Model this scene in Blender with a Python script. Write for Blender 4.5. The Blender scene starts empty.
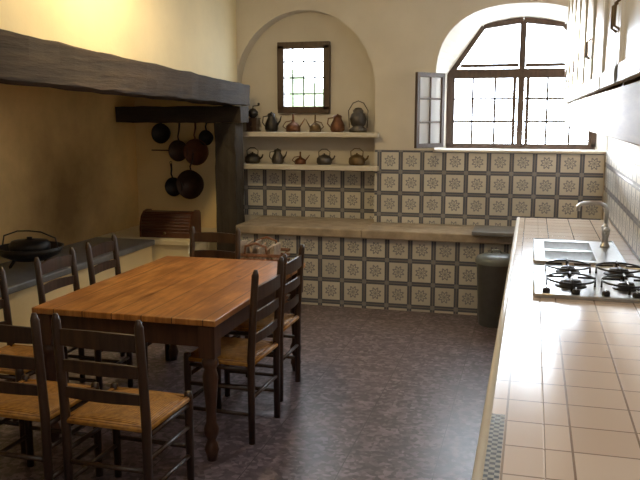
import bpy, bmesh, math, random
from mathutils import Matrix, Vector
random.seed(7)
sc = bpy.context.scene
COL = sc.collection

# ------------------------------------------------------------------ materials
def newmat(name):
    m = bpy.data.materials.new(name); m.use_nodes = True
    nt = m.node_tree; b = nt.nodes["Principled BSDF"]
    return m, nt, b
def N(nt, t, **k):
    n = nt.nodes.new(t)
    for a, v in k.items(): setattr(n, a, v)
    return n
def math_(nt, op, a, b=None, c=None):
    n = nt.nodes.new("ShaderNodeMath"); n.operation = op
    for i, v in enumerate((a, b, c)):
        if v is None: continue
        if isinstance(v, (int, float)): n.inputs[i].default_value = v
        else: nt.links.new(v, n.inputs[i])
    return n.outputs[0]
def mix(nt, fac, c1, c2):
    n = nt.nodes.new("ShaderNodeMix"); n.data_type = 'RGBA'
    for s, v in ((0, fac), (6, c1), (7, c2)):
        if isinstance(v, (int, float)): n.inputs[s].default_value = v
        elif isinstance(v, tuple): n.inputs[s].default_value = (*v, 1) if len(v) == 3 else v
        else: nt.links.new(v, n.inputs[s])
    return n.outputs[2]
def noise(nt, vec, scale, detail=4, rough=.6):
    n = nt.nodes.new("ShaderNodeTexNoise"); n.inputs["Scale"].default_value = scale
    n.inputs["Detail"].default_value = detail; n.inputs["Roughness"].default_value = rough
    if vec is not None: nt.links.new(vec, n.inputs["Vector"])
    return n.outputs["Fac"]
def ramp(nt, fac, stops):
    r = nt.nodes.new("ShaderNodeValToRGB"); e = r.color_ramp.elements
    while len(e) < len(stops): e.new(.5)
    for i, (p, c) in enumerate(stops):
        e[i].position = p; e[i].color = (*c, 1)
    nt.links.new(fac, r.inputs[0]); return r.outputs[0]
def bump(nt, b, h, s=.3, d=.01):
    n = nt.nodes.new("ShaderNodeBump"); n.inputs["Strength"].default_value = s
    n.inputs["Distance"].default_value = d
    nt.links.new(h, n.inputs["Height"]); nt.links.new(n.outputs[0], b.inputs["Normal"])

def plain(name, c, rough=.6, metal=0, var=.12, scale=12, bs=0.0):
    m, nt, b = newmat(name)
    tc = N(nt, "ShaderNodeTexCoord").outputs["Object"]
    f = noise(nt, tc, scale)
    lo = tuple(x * (1 - var) for x in c); hi = tuple(min(1, x * (1 + var)) for x in c)
    nt.links.new(ramp(nt, f, [(.3, lo), (.7, hi)]), b.inputs["Base Color"])
    b.inputs["Roughness"].default_value = rough; b.inputs["Metallic"].default_value = metal
    if bs: bump(nt, b, f, bs)
    return m
def wood(name, c1, c2, rough=.5, axis=1, scale=1.0, coat=0, bs=.25, bd=.004):
    m, nt, b = newmat(name)
    tc = N(nt, "ShaderNodeTexCoord").outputs["Object"]
    mp = N(nt, "ShaderNodeMapping"); s = [14 * scale] * 3; s[axis] = 1.2 * scale
    mp.inputs["Scale"].default_value = s; nt.links.new(tc, mp.inputs[0])
    f = noise(nt, mp.outputs[0], 2.0, 6, .65)
    nt.links.new(ramp(nt, f, [(.3, c1), (.7, c2)]), b.inputs["Base Color"])
    b.inputs["Roughness"].default_value = rough
    b.inputs["Coat Weight"].default_value = coat; b.inputs["Coat Roughness"].default_value = .25
    bump(nt, b, f, bs, bd)
    return m
def plaster(name, c, soot=False, var=.05):
    m, nt, b = newmat(name)
    pos = N(nt, "ShaderNodeNewGeometry").outputs["Position"]
    f = noise(nt, pos, 1.6, 5); f2 = noise(nt, pos, 14, 4)
    lo = tuple(x * (1 - 2 * var) for x in c); hi = tuple(min(1, x * (1 + var)) for x in c)
    col = ramp(nt, f, [(.3, lo), (.7, hi)])
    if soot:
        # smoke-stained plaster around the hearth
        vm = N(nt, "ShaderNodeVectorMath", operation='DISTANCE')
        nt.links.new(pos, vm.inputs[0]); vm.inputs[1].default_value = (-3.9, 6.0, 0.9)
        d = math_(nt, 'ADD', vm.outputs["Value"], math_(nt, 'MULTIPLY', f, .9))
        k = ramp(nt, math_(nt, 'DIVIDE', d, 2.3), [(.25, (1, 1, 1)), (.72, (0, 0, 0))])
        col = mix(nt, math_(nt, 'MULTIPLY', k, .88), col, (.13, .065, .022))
    nt.links.new(col, b.inputs["Base Color"]); b.inputs["Roughness"].default_value = .9
    bump(nt, b, f2, .25, .008)
    return m

def pattern_tile(name, ax, off, size=.2):
    m, nt, b = newmat(name)
    pos = N(nt, "ShaderNodeNewGeometry").outputs["Position"]
    sp = N(nt, "ShaderNodeSeparateXYZ"); nt.links.new(pos, sp.inputs[0])
    def cell(o, f):
        q = math_(nt, 'DIVIDE', math_(nt, 'ADD', sp.outputs[o], 10 * size - f), size)
        return math_(nt, 'SUBTRACT', math_(nt, 'FRACT', q), .5), math_(nt, 'FLOOR', q)
    (u, iu) = cell(ax, off[0]); (v, iv) = cell(2, off[1])
    cb = N(nt, "ShaderNodeCombineXYZ"); nt.links.new(iu, cb.inputs[0]); nt.links.new(iv, cb.inputs[1])
    wn = N(nt, "ShaderNodeTexWhiteNoise"); nt.links.new(cb.outputs[0], wn.inputs["Vector"])
    au = math_(nt, 'ABSOLUTE', u); av = math_(nt, 'ABSOLUTE', v)
    mx = math_(nt, 'MAXIMUM', au, av); mn = math_(nt, 'MINIMUM', au, av)
    r = math_(nt, 'SQRT', math_(nt, 'ADD', math_(nt, 'MULTIPLY', u, u), math_(nt, 'MULTIPLY', v, v)))
    th = math_(nt, 'ARCTAN2', v, u)
    pet = math_(nt, 'MULTIPLY', math_(nt, 'COSINE', math_(nt, 'MULTIPLY', th, 8)), .05)
    rp = math_(nt, 'ADD', r, pet)
    f1 = noise(nt, pos, 5, 3)
    base = mix(nt, math_(nt, 'MULTIPLY', math_(nt, 'ADD', f1, wn.outputs["Value"]), .5), (.50, .49, .44), (.72, .70, .63))
    dark = (.095, .105, .14); midc = (.25, .26, .29)
    ring = math_(nt, 'COMPARE', rp, .19, .04)
    col = mix(nt, ring, base, midc)
    col = mix(nt, math_(nt, 'LESS_THAN', rp, .07), col, midc)
    band = math_(nt, 'GREATER_THAN', mx, .40)
    col = mix(nt, band, col, dark)
    corner = math_(nt, 'GREATER_THAN', mn, .41)
    col = mix(nt, corner, col, midc)
    gr = math_(nt, 'GREATER_THAN', mx, .488)
    col = mix(nt, gr, col, (.30, .28, .26))
    nt.links.new(col, b.inputs["Base Color"])
    b.inputs["Roughness"].default_value = .3
    bump(nt, b, math_(nt, 'LESS_THAN', mx, .485), .3, .004)
    return m

def grid_tile(name, size, c1, c2, grout, gw, rough, off=(0, 0), mott=None, border=None):
    m, nt, b = newmat(name)
    pos = N(nt, "ShaderNodeNewGeometry").outputs["Position"]
    sp = N(nt, "ShaderNodeSeparateXYZ"); nt.links.new(pos, sp.inputs[0])
    def ed(o, f):
        q = math_(nt, 'DIVIDE', math_(nt, 'ADD', sp.outputs[o], 40 * size - f), size)
        return math_(nt, 'ABSOLUTE', math_(nt, 'SUBTRACT', math_(nt, 'FRACT', q), .5)), math_(nt, 'FLOOR', q)
    (u, iu), (v, iv) = ed(0, off[0]), ed(1, off[1])
    mx = math_(nt, 'MAXIMUM', u, v)
    cb = N(nt, "ShaderNodeCombineXYZ"); nt.links.new(iu, cb.inputs[0]); nt.links.new(iv, cb.inputs[1])
    wn = N(nt, "ShaderNodeTexWhiteNoise"); nt.links.new(cb.outputs[0], wn.inputs["Vector"])
    col = mix(nt, wn.outputs["Value"], c1, c2)
    if mott:
        vo = N(nt, "ShaderNodeTexVoronoi"); vo.inputs["Scale"].default_value = mott[0]
        nt.links.new(pos, vo.inputs["Vector"])
        sx = N(nt, "ShaderNodeSeparateColor"); nt.links.new(vo.outputs["Color"], sx.inputs[0])
        sh = ramp(nt, sx.outputs[0], [(0.0, mott[1]), (.45, mott[2]), (1.0, mott[3])])
        f = noise(nt, pos, 9, 6, .7)
        sh = mix(nt, .25, sh, col)
        col = mix(nt, ramp(nt, f, [(.40, (0, 0, 0)), (.72, (.8, .8, .8))]), sh, mott[1])
    gm = math_(nt, 'GREATER_THAN', mx, .5 - gw)
    col = mix(nt, gm, col, grout)
    if border:
        bx0, bx1, y1, cc = border
        inx = math_(nt, 'MULTIPLY', math_(nt, 'GREATER_THAN', sp.outputs[0], bx0), math_(nt, 'LESS_THAN', sp.outputs[0], bx1))
        inx = math_(nt, 'MULTIPLY', inx, math_(nt, 'LESS_THAN', sp.outputs[1], y1))
        ck = N(nt, "ShaderNodeTexChecker"); ck.inputs["Scale"].default_value = 1 / .014
        ck.inputs[1].default_value = (.04, .055, .08, 1); ck.inputs[2].default_value = (.40, .40, .36, 1)
        nt.links.new(pos, ck.inputs[0])
        col = mix(nt, inx, col, ck.outputs[0])
    nt.links.new(col, b.inputs["Base Color"])
    b.inputs["Roughness"].default_value = rough
    bump(nt, b, math_(nt, 'LESS_THAN', mx, .5 - gw), .3, .003)
    return m

M_wall = plaster("plaster_cream", (.66, .615, .53))
M_hood = plaster("plaster_hood", (.85, .74, .48))
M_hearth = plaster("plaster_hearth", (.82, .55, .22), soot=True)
M_pan = plaster("plaster_hearth_back", (.88, .68, .35))
M_ceil = plaster("plaster_ceiling", (.66, .62, .54))
M_floor = grid_tile("terrazzo_floor", .45, (.14, .105, .118), (.19, .145, .16), (.055, .042, .047), .006, .36,
                    off=(.05, .1), mott=(38, (.052, .038, .046), (.14, .104, .117), (.36, .29, .31)))
M_ctile = grid_tile("counter_white_tile", .165, (.76, .61, .48), (.84, .70, .57), (.30, .21, .15), .018, .16,
                    off=(-.04, .1), border=(-.084, -.044, 2.12, 1))
M_tX = pattern_tile("patterned_tile_back", 0, (0.02, .0))
M_tL = pattern_tile("patterned_tile_low", 0, (0.02, .04), .205)
M_tY = pattern_tile("patterned_tile_side", 1, (0.02, .1))
M_beam = wood("old_beam_wood", (.010, .007, .005), (.050, .032, .019), .9, 1, .6, 0, .8, .02)
M_beamx = wood("old_crossbeam_wood", (.012, .009, .007), (.045, .032, .022), .85, 0, .6, 0, .8, .02)
M_post = wood("old_post_wood", (.014, .011, .009), (.05, .04, .03), .8, 2, .6, 0, .8, .02)
M_chair = wood("chair_dark_wood", (.022, .011, .007), (.065, .033, .018), .4, 2)
M_leg = wood("table_leg_wood", (.035, .015, .009), (.085, .038, .022), .4, 2)
M_win = wood("window_dark_wood", (.035, .02, .012), (.085, .048, .03), .5, 2)
M_cab = wood("cabinet_wood", (.30, .16, .07), (.48, .28, .13), .45, 1)
M_cream = plain("cabinet_cream_paint", (.82, .76, .62), .3, 0, .03)
M_stone = plain("ledge_stone", (.40, .33, .25), .6, 0, .3, 7, .4)
M_slate = plain("grey_slab_stone", (.18, .18, .18), .4, 0, .2, 8)
M_iron = plain("black_iron", (.028, .025, .024), .45, .6, .3)
M_panb = plain("brown_enamelled_pan", (.055, .028, .018), .4, .3, .3)
M_copper = plain("aged_copper", (.15, .065, .035), .5, .7, .3)
M_brass = plain("aged_brass", (.15, .10, .05), .5, .7, .3)
M_pewter = plain("dark_pewter", (.10, .09, .085), .45, .7, .3)
M_steel = plain("brushed_steel", (.55, .55, .54), .28, .95, .08, 40)
M_bin = plain("bin_plastic_dark", (.075, .08, .085), .35, 0, .15)
M_lid = plain("bin_lid_plastic", (.15, .17, .17), .3, 0, .1)
M_paper = plain("newsprint_paper", (.50, .40, .32), .8, 0, .3, 30)
M_wick = plain("wicker_reddish", (.25, .11, .06), .7, 0, .4, 40, .4)
M_bread = wood("bread_box_wood", (.05, .018, .010), (.12, .04, .02), .3, 0, 1, .4)
M_white = plain("white_enamel", (.8, .8, .78), .3, 0, .02)

# table top: pine boards
def pine():
    m, nt, b = newmat("pine_table_top")
    tc = N(nt, "ShaderNodeTexCoord").outputs["Object"]
    sp = N(nt, "ShaderNodeSeparateXYZ"); nt.links.new(tc, sp.inputs[0])
    q = math_(nt, 'DIVIDE', math_(nt, 'ADD', sp.outputs[0], 5), .165)
    idx = math_(nt, 'FLOOR', q); fr = math_(nt, 'ABSOLUTE', math_(nt, 'SUBTRACT', math_(nt, 'FRACT', q), .5))
    cb = N(nt, "ShaderNodeCombineXYZ")
    nt.links.new(math_(nt, 'MULTIPLY', sp.outputs[0], 18), cb.inputs[0])
    nt.links.new(math_(nt, 'ADD', math_(nt, 'MULTIPLY', sp.outputs[1], 1.8), math_(nt, 'MULTIPLY', idx, 3.7)), cb.inputs[1])
    f = noise(nt, cb.outputs[0], 1.6, 6, .65)
    f2 = noise(nt, tc, 3.2, 5)
    c = ramp(nt, f, [(.30, (.22, .075, .016)), (.5, (.50, .20, .045)), (.70, (.74, .36, .10))])
    c = mix(nt, ramp(nt, f2, [(.44, (0, 0, 0)), (.66, (.8, .8, .8))]), c, (.26, .095, .024))
    vo = N(nt, "ShaderNodeTexVoronoi"); vo.inputs["Scale"].default_value = 4.5; nt.links.new(tc, vo.inputs["Vector"])
    c = mix(nt, math_(nt, 'LESS_THAN', vo.outputs["Distance"], .10), c, (.10, .035, .012))
    c = mix(nt, math_(nt, 'GREATER_THAN', fr, .483), c, (.07, .026, .010))
    nt.links.new(c, b.inputs["Base Color"]); b.inputs["Roughness"].default_value = .33
    b.inputs["Coat Weight"].default_value = .25; b.inputs["Coat Roughness"].default_value = .3
    bump(nt, b, f, .12, .003)
    return m
M_pine = pine()
def rush():
    m, nt, b = newmat("rush_seat_weave")
    tc = N(nt, "ShaderNodeTexCoord").outputs["Object"]
    sp = N(nt, "ShaderNodeSeparateXYZ"); nt.links.new(tc, sp.inputs[0])
    mx = math_(nt, 'MAXIMUM', math_(nt, 'ABSOLUTE', sp.outputs[0]), math_(nt, 'ABSOLUTE', sp.outputs[1]))
    w = math_(nt, 'SINE', math_(nt, 'MULTIPLY', mx, 620))
    w = math_(nt, 'ADD', math_(nt, 'MULTIPLY', w, .25), noise(nt, tc, 35, 3))
    nt.links.new(ramp(nt, w, [(.25, (.17, .065, .012)), (.8, (.54, .26, .045))]), b.inputs["Base Color"])
    b.inputs["Roughness"].default_value = .6
    bump(nt, b, w, .5, .005)
    return m
M_rush = rush()
def glassmat(name, fr=.12, tint=(.95, .97, 1)):
    m = bpy.data.materials.new(name); m.use_nodes = True; nt = m.node_tree; nt.nodes.clear()
    o = N(nt, "ShaderNodeOutputMaterial"); mx = N(nt, "ShaderNodeMixShader"); m2 = N(nt, "ShaderNodeMixShader")
    t = N(nt, "ShaderNodeBsdfTransparent"); g = N(nt, "ShaderNodeBsdfTranslucent"); d = N(nt, "ShaderNodeBsdfDiffuse")
    t.inputs[0].default_value = (*tint, 1); g.inputs[0].default_value = (.9, .93, 1, 1); d.inputs[0].default_value = (.85, .9, .97, 1)
    m2.inputs[0].default_value = .5; nt.links.new(g.outputs[0], m2.inputs[1]); nt.links.new(d.outputs[0], m2.inputs[2])
    mx.inputs[0].default_value = fr
    nt.links.new(t.outputs[0], mx.inputs[1]); nt.links.new(m2.outputs[0], mx.inputs[2]); nt.links.new(mx.outputs[0], o.inputs[0])
    return m
M_glass = glassmat("window_glass", .04); M_glass_glare = glassmat("glare_glass", .8)  # open casement panes whitened: sky brightness put into the glass colour
M_leaf = plain("foliage_green", (.10, .13, .05), .8, 0, .7, 2.0)

# ------------------------------------------------------------------ mesh builder
class Build:
    def __init__(s, name):
        s.name = name; s.bm = bmesh.new(); s.mats = []
    def mi(s, m):
        if m not in s.mats: s.mats.append(m)
        return s.mats.index(m)
    def add(s, t, mat, smooth=False, mtx=None):
        i = s.mi(mat)
        bmesh.ops.recalc_face_normals(t, faces=t.faces)
        for f in t.faces: f.material_index = i; f.smooth = smooth
        if mtx is not None: t.transform(mtx)
        me = bpy.data.meshes.new("t"); t.to_mesh(me); t.free()
        s.bm.from_mesh(me); bpy.data.meshes.remove(me)
    def box(s, lo, hi, mat, bev=0, mtx=None, seg=2):
        t = bmesh.new(); bmesh.ops.create_cube(t, size=1)
        for v in t.verts:
            v.co = Vector([lo[k] + (v.co[k] + .5) * (hi[k] - lo[k]) for k in range(3)])
        if bev: bmesh.ops.bevel(t, geom=t.edges[:], offset=bev, segments=seg, affect='EDGES', profile=.5)
        s.add(t, mat, False, mtx); return s
    def lathe(s, prof, mat, seg=24, mtx=None, smooth=True):
        t = bmesh.new(); rings = []
        for r, z in prof:
            if r < 1e-5: rings.append([t.verts.new((0, 0, z))])
            else: rings.append([t.verts.new((r * math.cos(2 * math.pi * k / seg), r * math.sin(2 * math.pi * k / seg), z)) for k in range(seg)])
        for a, b in zip(rings, rings[1:]):
            for k in range(seg):
                k2 = (k + 1) % seg
                if len(a) == 1 and len(b) == 1: continue
                if len(a) == 1: t.faces.new((a[0], b[k], b[k2]))
                elif len(b) == 1: t.faces.new((a[k], a[k2], b[0]))
                else: t.faces.new((a[k], a[k2], b[k2], b[k]))
        s.add(t, mat, smooth, mtx); return s
    def tube(s, pts, rad, mat, seg=10, mtx=None, flat=1.0):
        pts = [Vector(p) for p in pts]
        if isinstance(rad, (int, float)): rad = [rad] * len(pts)
        t = bmesh.new(); rings = []; prev = None
        for i, p in enumerate(pts):
            d = (pts[min(i + 1, len(pts) - 1)] - pts[max(i - 1, 0)]).normalized()
            if prev is None:
                up = Vector((0, 0, 1)) if abs(d.z) < .9 else Vector((0, 1, 0))
                a = d.cross(up).normalized()
            else: a = (prev - d * prev.dot(d)).normalized()
            prev = a; b = d.cross(a)
            rings.append([t.verts.new(p + rad[i] * (math.cos(2 * math.pi * k / seg) * a + flat * math.sin(2 * math.pi * k / seg) * b)) for k in range(seg)])
        for A, B in zip(rings, rings[1:]):
            for k in range(seg): t.faces.new((A[k], A[(k + 1) % seg], B[(k + 1) % seg], B[k]))
        t.faces.new(rings[0][::-1]); t.faces.new(rings[-1])
        s.add(t, mat, True, mtx); return s
    def poly(s, faces, mat, mtx=None, smooth=False):
        t = bmesh.new()
        for f in faces: t.faces.new([t.verts.new(p) for p in f])
        bmesh.ops.remove_doubles(t, verts=t.verts, dist=1e-5)
        s.add(t, mat, smooth, mtx); return s
    def done(s, loc=(0, 0, 0), rz=0, scale=1):
        me = bpy.data.meshes.new(s.name); s.bm.to_mesh(me); s.bm.free()
        for m in s.mats: me.materials.append(m)
        o = bpy.data.objects.new(s.name, me); COL.objects.link(o)
        o.location = loc; o.rotation_euler = (0, 0, rz); o.scale = (scale,) * 3
        return o
def T(x, y, z): return Matrix.Translation((x, y, z))
def R(a, ax): return Matrix.Rotation(a, 4, ax)

# ------------------------------------------------------------------ room shell
CEIL = 3.1; YF = -1.6; XL = -3.9; XR = .62; YB = 7.22; YA = 7.40; YW = 7.56
Build("floor").box((XL, YF, -.1), (XR, YA, 0), M_floor).done()
Build("ceiling").box((XL, YF, CEIL), (XR, YW, CEIL + .1), M_ceil).done()
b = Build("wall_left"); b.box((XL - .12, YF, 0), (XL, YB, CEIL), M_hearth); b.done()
b = Build("wall_right"); b.box((XR, YF, 0), (XR + .12, YW + .2, CEIL), M_wall); b.done()
b = Build("wall_front"); b.box((XL - .12, YF - .12, 0), (XR + .12, YF, CEIL), M_wall); b.done()

def arch(cx, a, z0, zs, rise, n=32, ex=1.0):
    pts = [(cx - a, z0), (cx - a, zs)]
    for k in range(1, n):
        th = math.pi - math.pi * k / n
        c_, s_ = math.cos(th), math.sin(th)
        pts.append((cx + a * math.copysign(abs(c_) ** ex, c_), zs + rise * s_ ** ex))
    return pts + [(cx + a, zs), (cx + a, z0)]
def polyarch(cx, a, z0, zs, rise, flat=.46, n=5):
    """trapezoidal head: straight slanted haunches and a nearly flat top, 2n+... points matched 1:1 with arch(n=30)"""
    L = [(cx - a, z0), (cx - a, zs)]
    for k in range(1, 10): f = k / 10; L.append((cx - a + (a - flat) * f, zs + rise * .88 * f))
    for k in range(0, 11): f = k / 10; L.append((cx - flat + 2 * flat * f, zs + rise * (.88 + .12 * math.sin(math.pi * f))))
    for k in range(1, 10): f = k / 10; L.append((cx + flat + (a - flat) * f, zs + rise * .88 * (1 - f)))
    return L + [(cx + a, zs), (cx + a, z0)]
AL = dict(cx=-2.125, a=.695, z0=0, zs=1.95, rise=.74)
WN = dict(cx=-.13, a=.745, z0=1.40, zs=2.06, rise=.62, ex=.82, n=30)
b = Build("wall_back"); F = []
def rect(x0, x1, z0, z1, y): return [(x0, y, z0), (x1, y, z0), (x1, y, z1), (x0, y, z1)]
b.poly([rect(XL, AL['cx'] - AL['a'], 0, CEIL, YB)], M_pan)
F.append(rect(AL['cx'] + AL['a'], WN['cx'] - WN['a'], 0, CEIL, YB))
F.append(rect(WN['cx'] - WN['a'], WN['cx'] + WN['a'], 0, 1.40, YB))
F.append(rect(WN['cx'] + WN['a'], XR, 0, CEIL, YB))
for A in (AL, WN):
    p = arch(**A)[1:-1]
    for (x0, z0), (x1, z1) in zip(p, p[1:]):
        F.append([(x0, YB, z0), (x1, YB, z1), (x1, YB, CEIL), (x0, YB, CEIL)])
b.poly(F, M_wall)
F = []
p = arch(**AL)
for (x0, z0), (x1, z1) in zip(p, p[1:]): F.append([(x0, YB, z0), (x1, YB, z1), (x1, YA, z1), (x0, YA, z0)])
b.poly(F, M_wall, smooth=True)
F = []
WCX, WA, WR = -.13, .68, .50
p = arch(**WN); q = polyarch(WCX, WA, 1.40, 2.10, WR, .37)
assert len(p) == len(q) + 0, (len(p), len(q))
for k in range(len(p) - 1):
    F.append([(p[k][0], YB, p[k][1]), (p[k + 1][0], YB, p[k + 1][1]), (q[k + 1][0], YW, q[k + 1][1]), (q[k][0], YW, q[k][1])])
F.append([(p[0][0], YB, 1.4), (p[-1][0], YB, 1.4), (q[-1][0], YW, 1.4), (q[0][0], YW, 1.4)])
for k in range(len(p) - 1):
    F.append([(q[k][0], YW, q[k][1]), (q[k + 1][0], YW, q[k + 1][1]), (q[k + 1][0], YW + .2, q[k + 1][1]), (q[k][0], YW + .2, q[k][1])])
F.append([(q[0][0], YW, 1.4), (q[-1][0], YW, 1.4), (q[-1][0], YW + .2, 1.4), (q[0][0], YW + .2, 1.4)])
b.poly(F, M_wall, smooth=False)
# alcove back wall with small window hole
sx0, sx1, sz0, sz1 = -2.385, -1.945, 1.77, 2.38
x0, x1 = AL['cx'] - AL['a'] - .02, AL['cx'] + AL['a'] + .02
F = [rect(x0, sx0, 0, CEIL, YA), rect(sx1, x1, 0, CEIL, YA), rect(sx0, sx1, 0, sz0, YA), rect(sx0, sx1, sz1, CEIL, YA)]
for a_, c_ in (((sx0, sz0), (sx1, sz0)), ((sx1, sz0), (sx1, sz1)), ((sx1, sz1), (sx0, sz1)), ((sx0, sz1), (sx0, sz0))):
    F.append([(a_[0], YA, a_[1]), (c_[0], YA, c_[1]), (c_[0], YA + .2, c_[1]), (a_[0], YA + .2, a_[1])])
b.poly(F, M_wall)
b.done()

# chimney hood + beams
def btop(y): return 2.15 - .042 * (y - 3.46)
def bbot(y): return 1.90 - .027 * (y - 3.4)
b = Build("wall_hood"); HX = -2.79; y0, y1 = .6, YB - .002
v = lambda x, y, z: (x, y, z)
F = [[v(HX, y0, btop(y0)), v(HX, y1, btop(y1)), v(HX, y1, CEIL), v(HX, y0, CEIL)],
     [v(HX - .08, y0, btop(y0)), v(HX - .08, y1, btop(y1)), v(HX - .08, y1, CEIL), v(HX - .08, y0, CEIL)],
     [v(HX, y0, btop(y0)), v(HX, y1, btop(y1)), v(HX - .08, y1, btop(y1)), v(HX - .08, y0, btop(y0))],
     [v(HX, y0, btop(y0)), v(HX, y0, CEIL), v(HX - .08, y0, CEIL), v(HX - .08, y0, btop(y0))],
     [v(HX, y1, btop(y1)), v(HX, y1, CEIL), v(HX - .08, y1, CEIL), v(HX - .08, y1, btop(y1))]]
b.poly(F, M_hood); b.done()
def hewn(name, p0, p1, hw, hh0, hh1, mat, n=30, jit=.008):
    b = Build(name); t = bmesh.new(); rings = []
    p0 = Vector(p0); p1 = Vector(p1); d = (p1 - p0).normalized()
    up = Vector((0, 0, 1)) if abs(d.z) < .9 else Vector((0, 1, 0))
    s = d.cross(up).normalized(); u = s.cross(d)
    prof = [(-1, -.93), (-.95, -1), (0, -1), (.95, -1), (1, -.93), (1, 0), (1, .93), (.95, 1), (0, 1), (-.95, 1), (-1, .93), (-1, 0)]
    for i in range(n + 1):
        f = i / n; hh = hh0 + (hh1 - hh0) * f; c = p0.lerp(p1, f)
        rings.append([t.verts.new(c + s * (a * hw + random.uniform(-jit, jit)) + u * (e * hh + random.uniform(-jit, jit))) for a, e in prof])
    for A, B in zip(rings, rings[1:]):
        for k in range(12): t.faces.new((A[k], A[(k + 1) % 12], B[(k + 1) % 12], B[k]))
    t.faces.new(rings[0][::-1]); t.faces.new(rings[-1])
    b.add(t, mat, False); return b.done()
ya, yb = .6, 7.05
hewn("mantel_beam", (-2.73, ya, (btop(ya) + bbot(ya)) / 2), (-2.73, yb, (btop(yb) + bbot(yb)) / 2), .13,
     (btop(ya) - bbot(ya)) / 2 - .004, (btop(yb) - bbot(yb)) / 2 - .004, M_beam, 44, .006)
hewn("cross_beam", (-3.88, 6.9, 1.725), (-2.60, 6.9, 1.725), .10, .075, .075, M_beamx, 14, .006)
hewn("wooden_post", (-2.76, 6.9, 0), (-2.76, 6.9, 1.648), .105, .10, .10, M_post, 16, .006)

# masonry ledge in hearth
b = Build("hearth_bench")
b.box((-3.895, 6.42, 0), (-2.98, 7.215, .55), M_hood, .01)
b.box((-3.895, 6.38, .55), (-2.96, 7.215, .60), M_hood, .01)
b.box((-3.895, 2.4, 0), (-3.32, 6.38, .55), M_pan, .01)
b.box((-3.895, 2.4, .55), (-3.29, 6.38, .60), M_slate, .01)
b.done()

# low tiled wall and stone ledge
b = Build("low_tiled_wall")
b.box((-2.60, 6.72, 0), (.615, 7.21, .64), M_tL)
b.done()
b = Build("stone_ledge")
b.box((-2.62, 6.665, .642), (-1.432, 7.395, .72), M_stone, .012)
b.box((-1.432, 6.665, .642), (.615, 7.205, .72), M_stone, .012)
b.done()
Build("grey_stone_slab").box((-.47, 6.58, .722), (.25, 7.0, .755), M_slate, .006).done()
b = Build("trim_tile_dado_back")
b.box((-1.425, 7.195, .722), (-.886, 7.218, 1.40), M_tX)
b.box((-.886, 7.205, .722), (.60, 7.218, 1.385), M_tX)
b.box((-2.81, 7.385, .722), (-1.435, 7.398, 1.235), M_tX)
b.done()
b = Build("trim_window_sill"); b.box((-.87, 7.17, 1.387), (.612, 7.5, 1.41), M_wall, .006); b.done()
Build("trim_tile_dado_right").box((.607, .9, .905), (.619, 7.19, 1.42), M_tY).done()

# ------------------------------------------------------------------ windows
def bar(B, p, q, w, d, mat):
    dx, dz = q[0] - p[0], q[1] - p[1]; L = math.hypot(dx, dz); a = math.atan2(dz, dx)
    B.box((0, -d / 2, -w / 2), (L, d / 2, w / 2), mat, .003, T(p[0], 0, p[1]) @ R(-a, 'Y'), 1)
b = Build("window_1")
cx, aw = WCX, WA - .004
head = [(cx - aw + .02, 1.43), (cx - aw + .02, 2.10), (cx - .36, 2.10 + WR * .86), (cx, 2.10 + WR * .955), (cx + .36, 2.10 + WR * .86), (cx + aw - .02, 2.10), (cx + aw - .02, 1.43)]
for u_, v_ in zip(head, head[1:]): bar(b, u_, v_, .052, .06, M_win)
bar(b, (cx - aw, 1.43), (cx + aw, 1.43), .05, .06, M_win)
bar(b, (cx - aw, 2.10), (cx + aw, 2.10), .085, .07, M_win)
bar(b, (cx, 1.43), (cx, 2.56), .055, .066, M_win)
for sgn in (-1, 1):
    xa, xb = cx + sgn * .03, cx + sgn * (aw - .03)
    bar(b, (cx + sgn * .06, 1.45), (cx + sgn * .06, 2.07), .03, .05, M_win)
    bar(b, (cx + sgn * (aw - .05), 1.45), (cx + sgn * (aw - .05), 2.07), .035, .05, M_win)
    for k in (1, 2): xx = xa + (xb - xa) * k / 3; bar(b, (xx, 1.45), (xx, 2.08), .02, .02, M_win)
    for k in (1, 2): zz = 1.45 + .63 * k / 3; bar(b, (min(xa, xb), zz), (max(xa, xb), zz), .02, .02, M_win)
    bar(b, (cx + sgn * .03, 2.175), (cx + sgn * .56, 2.175), .03, .05, M_win)
b.poly([[(x, .012, z) for x, z in head]], M_glass)
b.done((0, YW + .03, 0))
# open casement leaf
b = Build("window_casement_open")
W_, H_ = .33, .62
for p_, q_ in (((0, 0), (0, H_)), ((W_, 0), (W_, H_))): bar(b, p_, q_, .04, .03, M_win)
for z in (0, H_): bar(b, (-.02, z), (W_ + .02, z), .04, .03, M_win)
bar(b, (W_ / 2, 0), (W_ / 2, H_), .016, .02, M_win)
for z in (H_ / 3, 2 * H_ / 3): bar(b, (0, z), (W_, z), .016, .02, M_win)
b.poly([[(0, 0, 0), (W_, 0, 0), (W_, 0, H_), (0, 0, H_)]], M_glass_glare)
b.done((-.81, 7.19, 1.45), math.radians(180 + 56))
# small window
b = Build("window_2")
for p_, q_ in (((sx0 - .01, sz0), (sx0 - .01, sz1)), ((sx1 + .01, sz0), (sx1 + .01, sz1))): bar(b, p_, q_, .065, .05, M_win)
for z in (sz0, sz1): bar(b, (sx0 - .04, z), (sx1 + .04, z), .065, .05, M_win)
for k in range(1, 4): x = sx0 + (sx1 - sx0) * k / 4; bar(b, (x, sz0), (x, sz1), .014, .012, M_iron)
for k in range(1, 4): z = sz0 + (sz1 - sz0) * k / 4; bar(b, (sx0, z), (sx1, z), .014, .012, M_iron)
b.poly([[(sx0, .01, sz0), (sx1, .01, sz0), (sx1, .01, sz1), (sx0, .01, sz1)]], M_glass)
b.done((0, YA - .028, 0))
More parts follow.
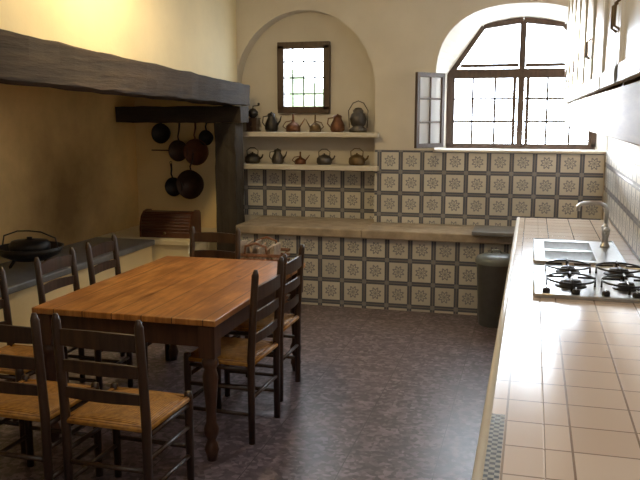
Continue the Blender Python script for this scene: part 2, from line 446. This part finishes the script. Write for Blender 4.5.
# garden outside
b = Build("garden_hedge"); t = bmesh.new()
bmesh.ops.create_icosphere(t, subdivisions=4, radius=1)
for vv in t.verts:
    n = vv.co.normalized(); vv.co = Vector((n.x * 2.4, n.y * .9, n.z * 1.25)) * (1 + .06 * math.sin(9 * n.x + 5 * n.z) + random.uniform(-.03, .03))
b.add(t, M_leaf, False); b.done((-4.9, 12, 1.25))

# ------------------------------------------------------------------ table
def table():
    b = Build("dining_table"); L, W, H = 1.56, 1.02, .74
    b.box((-W / 2, -L / 2, H - .032), (W / 2, L / 2, H), M_pine, .005)
    t_ = H - .034
    b.box((-.43, -.725, t_ - .12), (.43, -.70, t_), M_leg); b.box((-.43, .70, t_ - .12), (.43, .725, t_), M_leg)
    b.box((-.445, -.71, t_ - .12), (-.42, .71, t_), M_leg); b.box((.42, -.71, t_ - .12), (.445, .71, t_), M_leg)
    prof = [(0, 0), (.024, 0), (.029, .03), (.038, .06), (.029, .09), (.022, .11), (.036, .14), (.039, .17), (.027, .20), (.025, .25), (.034, .36), (.040, .44), (.030, .48), (.042, .50), (.042, .52), (.033, .535), (.033, .56), (0, .56)]
    for sx in (-1, 1):
        for sy in (-1, 1):
            x, y = sx * .455, sy * .725
            b.lathe(prof, M_leg, 20, T(x, y, 0))
            b.box((x - .043, y - .043, .54), (x + .043, y + .043, t_), M_leg, .004)
    return b.done((-1.955, 4.17, 0))
table()

# ------------------------------------------------------------------ chairs
def chair(x, y, rot, w=.40, d=.38, H=.89):
    b = Build("ladder_back_chair"); hw, hd = w / 2 - .017, d / 2 - .017
    for s in (-1, 1):
        b.tube([(s * hw, -hd, 0), (s * hw, -hd, .46), (s * hw, -hd - .012, .65), (s * hw, -hd - .03, H - .03), (s * hw, -hd - .032, H - .02), (s * hw, -hd - .033, H)],
               [.018, .021, .020, .019, .016, .010], M_chair, 12)
        b.tube([(s * hw, hd, 0), (s * hw, hd, .44), (s * hw, hd, .465), (s * hw, hd, .47)], [.017, .021, .018, .008], M_chair, 12)
        for z in (.16, .30): b.tube([(s * hw, -hd, z), (s * hw, hd, z)], .011, M_chair, 8)
    for z in (.20, .34): b.tube([(-hw, hd, z), (hw, hd, z)], .011, M_chair, 8)
    b.tube([(-hw, -hd, .25), (hw, -hd, .25)], .011, M_chair, 8)
    for z, h in ((.565, .045), (.685, .05), (.81, .068)):
        t = bmesh.new(); n = 8; A = []
        yy = -hd - .012 - (z - .65) * .08
        for k in range(n + 1):
            f = k / n; xx = -hw + 2 * hw * f; bow = -.018 * math.sin(math.pi * f); top = h / 2 + .008 * math.sin(math.pi * f)
            A.append([t.verts.new((xx, yy + bow + dy, z + dz)) for dy, dz in ((-.006, -h / 2), (.006, -h / 2), (.006, top), (-.006, top))])
        for P, Q in zip(A, A[1:]):
            for k in range(4): t.faces.new((P[k], P[(k + 1) % 4], Q[(k + 1) % 4], Q[k]))
        t.faces.new(A[0][::-1]); t.faces.new(A[-1]); b.add(t, M_chair)
    t = bmesh.new(); n = 12; V = {}
    for i in range(n + 1):
        for j in range(n + 1):
            u, v_ = i / n * 2 - 1, j / n * 2 - 1
            dg = abs(abs(u) - abs(v_)); z = .452 + .010 * min(1, dg * 2.5) - .010 * max(abs(u), abs(v_)) ** 6 * 1.5
            V[i, j] = t.verts.new((u * hw, v_ * hd, z))
    for i in range(n):
        for j in range(n): t.faces.new((V[i, j], V[i + 1, j], V[i + 1, j + 1], V[i, j + 1]))
    r = bmesh.ops.extrude_face_region(t, geom=t.faces[:])
    for e in r['geom']:
        if isinstance(e, bmesh.types.BMVert): e.co.z = .425
    b.add(t, M_rush, True)
    for p_, q_ in (((-hw, hd), (hw, hd)), ((-hw, -hd), (hw, -hd)), ((-hw, -hd), (-hw, hd)), ((hw, -hd), (hw, hd))):
        b.tube([(*p_, .436), (*q_, .436)], .015, M_rush, 10)
    for p_, q_ in (((-hw, hd), (hw, hd)), ((-hw, -hd), (-hw, hd)), ((hw, -hd), (hw, hd))):
        b.tube([(*p_, .405), (*q_, .405)], .012, M_chair, 8)
    return b.done((x, y, 0), rot)
P = math.pi
chair(-1.68, 2.96, -.03, .42, .42, .91)
chair(-2.155, 2.95, -.02, .42, .42, .91)
chair(-1.55, 3.88, P / 2 - .03, .42, .40, .94)
chair(-1.595, 4.50, P / 2, .40, .38, .91)
chair(-2.62, 4.70, -P / 2 + .05)
chair(-2.60, 4.12, -P / 2)
chair(-2.62, 3.44, -P / 2 - .04)
chair(-2.27, 5.16, P)

# ------------------------------------------------------------------ right counter
CZ = .90; CX = -.09; CY0, CY1 = .75, 6.48
b = Build("kitchen_counter")
hx0, hx1, hy0, hy1 = .06, .40, 4.52, 5.28
z0 = CZ - .05
b.box((CX, CY0, z0), (hx0, CY1, CZ), M_ctile, .006)
b.box((hx1, CY0, z0), (.605, CY1, CZ), M_ctile)
b.box((hx0, CY0, z0), (hx1, hy0, CZ), M_ctile)
b.box((hx0, hy1, z0), (hx1, CY1, CZ), M_ctile)
b.tube([(CX, CY0, CZ - .012), (CX, CY1, CZ - .012)], .016, M_cream, 10)
b.box((CX + .03, CY0 + .02, .08), (CX + .05, CY1 - .02, z0), M_cab)
b.box((CX + .03, CY0 + .02, 0), (.60, CY0 + .04, z0), M_cab); b.box((CX + .03, CY1 - .04, 0), (.60, CY1 - .02, z0), M_cab)
b.box((CX + .08, CY0 + .04, 0), (CX + .10, CY1 - .04, .08), M_iron)
y = CY0 + .04
while y + .55 < CY1:
    b.box((CX + .012, y, .12), (CX + .03, y + .53, z0 - .17), M_cab, .004)
    b.box((CX + .012, y, z0 - .15), (CX + .03, y + .53, z0 - .02), M_cab, .004)
    b.lathe([(0, 0), (.008, 0), (.008, .015), (.014, .02), (.012, .028), (0, .03)], M_brass, 12, T(CX + .012, y + .265, z0 - .085) @ R(-P / 2, 'Y'))
    b.lathe([(0, 0), (.008, 0), (.008, .015), (.014, .02), (.012, .028), (0, .03)], M_brass, 12, T(CX + .012, y + .48, z0 - .25) @ R(-P / 2, 'Y'))
    y += .563
b.done()

# sink
b = Build("double_kitchen_sink")
bx0, bx1 = .09, .37; zt = CZ + .004
X0, X1, Y0, Y1 = .03, .52, 4.49, 5.31
bowls = [(4.56, 4.87), (4.92, 5.23)]
b.box((X0, Y0, CZ + .001), (bx0, Y1, CZ + .009), M_steel); b.box((bx1, Y0, CZ + .001), (X1, Y1, CZ + .009), M_steel)
for a_, c_ in ((Y0, 4.56), (4.87, 4.92), (5.23, Y1)): b.box((bx0, a_, CZ + .001), (bx1, c_, CZ + .009), M_steel)
b.tube([(x, y, CZ + .009) for x, y in [(X0, Y0), (X1, Y0), (X1, Y1), (X0, Y1), (X0, Y0)]], .006, M_steel, 8)
for a_, c_ in bowls:
    zb = CZ - .16; i = .02
    F = [[(bx0, a_, zt), (bx1, a_, zt), (bx1 - i, a_ + i, zb), (bx0 + i, a_ + i, zb)], [(bx1, a_, zt), (bx1, c_, zt), (bx1 - i, c_ - i, zb), (bx1 - i, a_ + i, zb)],
         [(bx1, c_, zt), (bx0, c_, zt), (bx0 + i, c_ - i, zb), (bx1 - i, c_ - i, zb)], [(bx0, c_, zt), (bx0, a_, zt), (bx0 + i, a_ + i, zb), (bx0 + i, c_ - i, zb)],
         [(bx0 + i, a_ + i, zb), (bx1 - i, a_ + i, zb), (bx1 - i, c_ - i, zb), (bx0 + i, c_ - i, zb)]]
    b.poly(F, M_steel)
    b.lathe([(0, 0), (.03, 0), (.035, .004), (0, .004)], M_iron, 16, T((bx0 + bx1) / 2, (a_ + c_) / 2, zb + .001))
b.done()
b = Build("sink_faucet")
b.lathe([(0, 0), (.030, 0), (.030, .01), (.020, .02), (.018, .06), (.025, .08), (.025, .11), (.014, .13), (.012, .16), (0, .16)], M_steel, 20)
b.tube([(0, 0, .12), (0, 0, .23), (-.01, 0, .255), (-.04, 0, .27), (-.10, 0, .272), (-.15, 0, .265), (-.168, 0, .25), (-.17, 0, .22)], .013, M_steel, 12)
for s in (-1, 1):
    b.tube([(0, 0, .09), (0, s * .05, .09), (0, s * .06, .10)], .010, M_steel)
    b.lathe([(0, 0), (.012, 0), (.022, .01), (.022, .02), (.01, .03), (0, .03)], M_steel, 12, T(0, s * .06, .10))
b.done((.455, 5.08, CZ + .0105))

# gas hob
b = Build("gas_stove_top")
hx0, hx1, hy0, hy1 = .03, .58, 3.60, 4.36; z = CZ + .001
b.box((hx0, hy0, z), (hx1, hy1, z + .012), M_steel, .004)
b.tube([(hx0, hy0, z + .014), (hx1, hy0, z + .014), (hx1, hy1, z + .014), (hx0, hy1, z + .014), (hx0, hy0, z + .014)], .006, M_steel, 8)
zz = z + .012
for i, xx in enumerate((.20, .45)):
    for j, yy in enumerate((3.84, 4.19)):
        r = (.05, .038)[(i + j) % 2]
        b.lathe([(0, 0), (r + .025, 0), (r + .02, .006), (r + .005, .006), (r, .018), (r - .005, .024), (r - .005, .028), (0, .03)], M_iron, 24, T(xx, yy, zz))
        for k in range(4):
            a = k * P / 2
            c_, s_ = math.cos(a), math.sin(a)
            b.tube([(xx + .11 * c_, yy + .13 * s_, zz), (xx + .11 * c_, yy + .13 * s_, zz + .042), (xx + .03 * c_, yy + .03 * s_, zz + .042)], .0055, M_iron, 6)
        b.tube([(xx + .11 * math.cos(t_), yy + .13 * math.sin(t_), zz + .036) for t_ in [k * P / 12 for k in range(25)]], .005, M_iron, 6)
for k in range(4):
    b.lathe([(0, 0), (.018, 0), (.018, .015), (.014, .022), (0, .022)], M_iron, 16, T(.085 + k * .13, 3.66, zz))
    b.box((.083 + k * .13, 3.648, zz + .02), (.087 + k * .13, 3.672, zz + .03), M_steel)
b.done()

# upper cabinets
b = Build("wall_cabinet")
ux, uz, uz1, uy0, uy1 = .235, 1.65, 2.78, 1.2, 6.4
b.box((ux, uy0, uz), (.617, uy1, uz + .02), M_cab); b.box((ux, uy0, uz1 - .02), (.617, uy1, uz1), M_cab)
b.box((.60, uy0, uz), (.617, uy1, uz1), M_cab)
n = 9; w = (uy1 - uy0) / n
for k in range(n + 1):
    yy = uy0 + w * k
    b.box((ux, max(uy0, yy - .01), uz + .02), (.60, min(uy1, yy + .01), uz1 - .02), M_cab)
b.box((ux - .004, uy0, uz), (ux + .012, uy1, uz + .15), M_cab, .003)
for k in range(n):
    a_ = uy0 + w * k + .008; c_ = a_ + w - .016; z0, z1 = uz + .16, uz1 - .03
    b.box((ux - .012, a_, z0), (ux, c_, z1), M_cream)
    for lo, hi in (((a_, z0), (a_ + .05, z1)), ((c_ - .05, z0), (c_, z1)), ((a_, z0), (c_, z0 + .05)), ((a_, z1 - .05), (c_, z1))):
        b.box((ux - .022, lo[0], lo[1]), (ux - .008, hi[0], hi[1]), M_cream, .003)
    hy = c_ - .03 if k % 2 else a_ + .03
    b.tube([(ux - .022, hy, z0 + .14), (ux - .036, hy, z0 + .15), (ux - .036, hy, z0 + .21), (ux - .022, hy, z0 + .22)], .004, M_brass, 8)
b.done()

# ------------------------------------------------------------------ bin
b = Build("waste_bin")
b.lathe([(0, 0), (.125, 0), (.13, .01), (.158, .52), (.162, .53), (.150, .53), (0, .53)], M_bin, 32)
b.lathe([(.168, .52), (.170, .55), (.155, .575), (.09, .60), (0, .605)], M_lid, 32)
b.tube([(-.04, 0, .60), (-.03, 0, .625), (.03, 0, .625), (.04, 0, .60)], .008, M_lid)
b.done((-.255, 6.46, 0))

# magazine basket
b = Build("newspaper_basket")
b.box((-.19, -.15, 0), (.19, .15, .03), M_wick)
for k in range(13):
    z = .03 + k * .043
    e = .15 + .0015 * k; f = .19 + .0015 * k
    b.tube([(-f, -e, z), (f, -e, z), (f, e, z), (-f, e, z), (-f, -e, z)], .014, M_wick, 8)
b.box((-.185, -.145, .03), (.185, .145, .50), M_wick)
for s in (-1, 1):
    b.tube([(-.10, s * .165, .54), (-.09, s * .168, .62), (0, s * .17, .65), (.09, s * .168, .62), (.10, s * .165, .54)], .010, M_wick)
for k in range(9):
    x = -.15 + k * .036; a = random.uniform(-.35, .35)
    b.box((-.008, -.11, 0), (.008, .11, random.uniform(.12, .17)), M_paper, .003, T(x, random.uniform(-.01, .01), .48) @ R(a, 'Y') @ R(random.uniform(-.1, .1), 'X'))
b.done((-2.24, 6.3, 0), .05)

# ------------------------------------------------------------------ bread box
b = Build("bread_box")
prof = [(-.13, 0), (.13, 0), (.13, .20), (.10, .225), (.02, .235), (-.04, .225), (-.09, .19), (-.12, .14), (-.13, .08)]
def prism(x0, x1, pf):
    t = bmesh.new(); A = []
    for x in (x0, x1): A.append([t.verts.new((x, y, z)) for y, z in pf])
    for k in range(9): t.faces.new((A[0][k], A[0][(k + 1) % 9], A[1][(k + 1) % 9], A[1][k]))
    t.faces.new(A[0][::-1]); t.faces.new(A[1]); b.add(t, M_bread)
prism(-.235, .235, prof)
for s in (-1, 1): prism(s * .235, s * .25, [(y * 1.06, z * 1.05) for y, z in prof])
for k in range(7):
    y_, z_ = [(-.132, .05), (-.133, .08), (-.129, .11), (-.122, .14), (-.108, .165), (-.092, .19), (-.068, .208)][k]
    b.tube([(-.232, y_, z_), (.232, y_, z_)], .008, M_bread, 6)
b.lathe([(0, 0), (.012, 0), (.012, .02), (0, .025)], M_brass, 12, T(0, -.135, .045) @ R(P / 2, 'X'))
b.done((-3.25, 6.62, .601), .05)

# ------------------------------------------------------------------ hanging pans
def pan(x, z, r, dep, hl, tilt, mat):
    b = Build("hanging_frying_pan")
    M = R(P / 2, 'X')     # opening faces -Y
    b.lathe([(0, 0), (r * .82, 0), (r, dep), (r + .006, dep), (r * .85, -.006), (0, -.006)], mat, 28, M)
    b.tube([(0, -dep * .8, r * .97), (0, -dep - .012, r + .04), (0, -.04, r + hl * .6), (0, -.035, r + hl)], [.009, .008, .010, .011], mat, 8, None)
    b.tube([(.012 * math.cos(a), -.035, r + hl + .012 + .012 * math.sin(a)) for a in [k * P / 6 for k in range(13)]], .003, mat, 6)
    o = b.done((x, YB - .03, z)); o.rotation_euler = (0, tilt, 0); return o
pan(-3.58, 1.54, .095, .06, .12, .08, M_iron)
pan(-3.20, 1.36, .125, .07, .18, -.05, M_copper)
pan(-3.40, 1.37, .10, .05, .17, .06, M_panb)
pan(-3.27, 1.04, .14, .08, .17, .08, M_panb)
pan(-3.46, 1.01, .09, .05, .14, -.12, M_iron)
pan(-3.10, 1.50, .07, .05, .12, .05, M_iron)
b = Build("pan_hanging_rail")
b.tube([(-3.74, 7.205, 1.77), (-3.05, 7.205, 1.72)], .006, M_iron)
b.tube([(-3.72, 7.205, 1.37), (-3.15, 7.205, 1.37)], .006, M_iron)
for x, z in ((-3.70, 1.767), (-3.08, 1.722), (-3.68, 1.37), (-3.17, 1.37)): b.tube([(x, 7.205, z), (x, 7.216, z)], .006, M_iron)
b.done()

# ------------------------------------------------------------------ hearth cookware
b = Build("cast_iron_brazier")
b.lathe([(0, .06), (.12, .06), (.20, .10), (.235, .15), (.245, .15), (.21, .09), (.12, .05), (0, .05)], M_iron, 32)
for k in range(3):
    a = k * 2 * P / 3; b.tube([(.12 * math.cos(a), .12 * math.sin(a), .06), (.16 * math.cos(a), .16 * math.sin(a), .01), (.165 * math.cos(a), .165 * math.sin(a), 0)], [.012, .012, .002], M_iron)
b.tube([(-.24, 0, .14), (-.22, 0, .22), (-.1, 0, .26), (0, 0, .265), (.1, 0, .26), (.22, 0, .22), (.24, 0, .14)], .006, M_iron)
b.lathe([(0, .08), (.14, .08), (.15, .16), (.13, .19), (.05, .20), (.02, .205), (.02, .22), (0, .22)], M_iron, 24)
b.done((-3.60, 4.98, .603))

# ------------------------------------------------------------------ shelves & copperware
for nm, z in (("shelf_board", 1.56), ("shelf_board", 1.25)):
    b = Build(nm); b.box((-2.815, 7.12, z - .045), (-1.435, 7.395, z), M_wall, .006); b.box((-1.435, 7.12, z - .045), (-1.38, 7.192, z), M_wall, .006); b.done()
def jug(name, x, z, h, r, mat, spout=True, handle=True, lid=True):
    b = Build(name)
    b.lathe([(0, 0), (r * .8, 0), (r, h * .15), (r * .95, h * .4), (r * .55, h * .72), (r * .6, h * .86), (r * .5, h * .86), (0, h * .84)], mat, 24)
    if lid: b.lathe([(r * .62, h * .86), (r * .5, h * .92), (r * .12, h * .96), (r * .14, h), (0, h)], mat, 24)
    if spout: b.tube([(r * .8, 0, h * .3), (r * 1.35, 0, h * .55), (r * 1.55, 0, h * .8)], [r * .2, r * .13, r * .08], mat, 10)
    if handle: b.tube([(-r * .5, 0, h * .8), (-r * 1.3, 0, h * .75), (-r * 1.4, 0, h * .45), (-r * .9, 0, h * .22)], r * .09, mat, 8)
    return b.done((x, 7.26, z + .001))
def oilcan(x, z, h, r, mat, side=1):
    b = Build("oil_can")
    b.lathe([(0, 0), (r, 0), (r, h * .3), (r * .75, h * .42), (r * .25, h * .55), (r * .14, h * .7), (r * .16, h), (0, h)], mat, 24)
    b.tube([(side * r * .8, 0, h * .2), (side * r * 1.3, 0, h * .5), (side * r * 1.7, 0, h * .75)], [.008, .006, .004], mat)
    b.tube([(-side * r * .95, 0, h * .12), (-side * r * 1.5, 0, h * .3), (-side * r * 1.1, 0, h * .55), (-side * r * .2, 0, h * .62)], .005, mat)
    return b.done((x, 7.26, z + .001))
def kettle(x, z, r, mat, y=7.26):
    b = Build("kettle")
    b.lathe([(0, 0), (r * .85, 0), (r, r * .3), (r * .95, r * .8), (r * .6, r * 1.15), (r * .35, r * 1.2), (r * .3, r * 1.28), (r * .1, r * 1.3), (r * .13, r * 1.42), (0, r * 1.45)], mat, 28)
    b.tube([(r * .8, 0, r * .5), (r * 1.25, 0, r * .8), (r * 1.4, 0, r * 1.15)], [r * .18, r * .12, r * .09], mat)
    b.tube([(-r * .7, 0, r * 1.0), (-r * .75, 0, r * 1.6), (-r * .3, 0, r * 1.95), (r * .3, 0, r * 1.95), (r * .75, 0, r * 1.6), (r * .7, 0, r * 1.0)], r * .06, mat)
    return b.done((x, y, z + .001))
def lantern(x, z):
    b = Build("brass_lantern"); r = .085
    b.lathe([(0, 0), (r, 0), (r, .03), (r * .6, .05), (r * .8, .07), (r * .95, .12), (r * .75, .17), (r * .55, .18), (r * .6, .20), (r * .35, .225), (0, .23)], M_pewter, 24)
    b.tube([(-r, 0, .04), (-r * 1.1, 0, .20), (-r * .6, 0, .27), (0, 0, .29), (r * .6, 0, .27), (r * 1.1, 0, .20), (r, 0, .04)], .005, M_pewter)
    return b.done((x, 7.26, z + .001))
def grinder(x, z):
    b = Build("coffee_grinder")
    b.box((-.06, -.06, 0), (.06, .06, .012), M_chair, .003); b.box((-.052, -.052, .012), (.052, .052, .12), M_chair, .003)
    b.box((-.06, -.06, .12), (.06, .06, .13), M_chair, .003)
    b.lathe([(.02, .13), (.05, .16), (.05, .19), (.025, .22), (0, .225)], M_iron, 20)
    b.tube([(0, 0, .22), (0, 0, .245), (.06, 0, .25)], .005, M_iron); b.lathe([(0, 0), (.01, 0), (.013, .02), (0, .03)], M_iron, 10, T(.06, 0, .25))
    b.lathe([(0, 0), (.008, 0), (.008, .01), (0, .012)], M_brass, 10, T(0, -.052, .05) @ R(P / 2, 'X'))
    return b.done((x, 7.26, z + .001))
S1, S2 = 1.56, 1.25
grinder(-2.65, S1); jug("coffee_pot", -2.46, S1, .19, .065, M_iron, True, True)
oilcan(-2.24, S1, .17, .07, M_copper); oilcan(-2.02, S1, .16, .055, M_brass, -1); jug("copper_jug", -1.80, S1, .17, .07, M_copper, False, True)
lantern(-1.60, S1)
kettle(-2.66, S2, .078, M_iron); jug("small_coffee_pot", -2.40, S2, .15, .06, M_pewter)
oilcan(-2.17, S2, .12, .055, M_copper, 1); kettle(-1.93, S2, .075, M_pewter); kettle(-1.61, S2, .08, M_brass)

# ------------------------------------------------------------------ pendant lamp and an added fill light (above the frame)
def pendant(x, y, z, power, col, r=.16):
    b = Build("pendant_lamp")
    b.lathe([(.02, .14), (.06, .12), (r, 0), (r - .006, 0), (.055, .112), (.02, .13)], M_white, 28)
    b.tube([(0, 0, .13), (0, 0, CEIL - z - .002)], .004, M_iron, 6)
    b.done((x, y, z))
    l = bpy.data.lights.new("pendant_bulb", 'POINT'); l.energy = power; l.color = col; l.shadow_soft_size = .06
    o = bpy.data.objects.new("pendant_bulb", l); o.location = (x, y, z + .01); COL.objects.link(o)
pendant(-2.12, 4.6, 2.80, 60, (1, .72, .34))
def fill_light(x, y, power, col, sx, sy):  # added fill to brighten the near counter; its housing is invented
    b = Build("fill_light_housing"); b.box((-sx / 2, -sy / 2, 0), (sx / 2, sy / 2, .04), M_white, .008); b.done((x, y, CEIL - .042))
    l = bpy.data.lights.new("fill_light_area", 'AREA'); l.shape = 'RECTANGLE'; l.size = sx; l.size_y = sy; l.energy = power; l.color = col
    o = bpy.data.objects.new("fill_light_area", l); o.location = (x, y, CEIL - .05); COL.objects.link(o)
fill_light(-.4, 1.2, 15, (1, .90, .80), .25, 1.2)

# daylight
w = bpy.data.worlds.new("World"); sc.world = w; w.use_nodes = True
bg = w.node_tree.nodes["Background"]; bg.inputs[0].default_value = (.82, .91, 1, 1); bg.inputs[1].default_value = 23
for (x, z, sx, sy, y) in ((-.13, 2.0, 1.4, 1.25, YW + .21), (-2.17, 2.07, .5, .65, YA + .21)):
    l = bpy.data.lights.new("window_portal", 'AREA'); l.shape = 'RECTANGLE'; l.size = sx; l.size_y = sy; l.cycles.is_portal = True
    o = bpy.data.objects.new("window_portal", l); o.location = (x, y, z); o.rotation_euler = (-P / 2, 0, 0); COL.objects.link(o)
sun = bpy.data.lights.new("sun", 'SUN'); sun.energy = 22; sun.angle = math.radians(8); sun.color = (1, .98, .94)
so = bpy.data.objects.new("sun", sun); so.rotation_euler = Vector((.24, -1, -.09)).to_track_quat('-Z', 'Y').to_euler(); so.location = (-3, 14, 5); COL.objects.link(so)

# ------------------------------------------------------------------ camera
cam = bpy.data.cameras.new("camera"); cam.sensor_width = 36; cam.lens = 780 / 640 * 36; cam.clip_start = .05
co = bpy.data.objects.new("camera", cam); COL.objects.link(co)
co.location = (0, 0, 1.72); co.rotation_euler = (math.radians(90 - 9.1), 0, math.radians(15.2))
sc.camera = co
sc.view_settings.view_transform = 'Standard'
sc.view_settings.look = 'None'
sc.view_settings.exposure = 0
sc.view_settings.gamma = 1.08
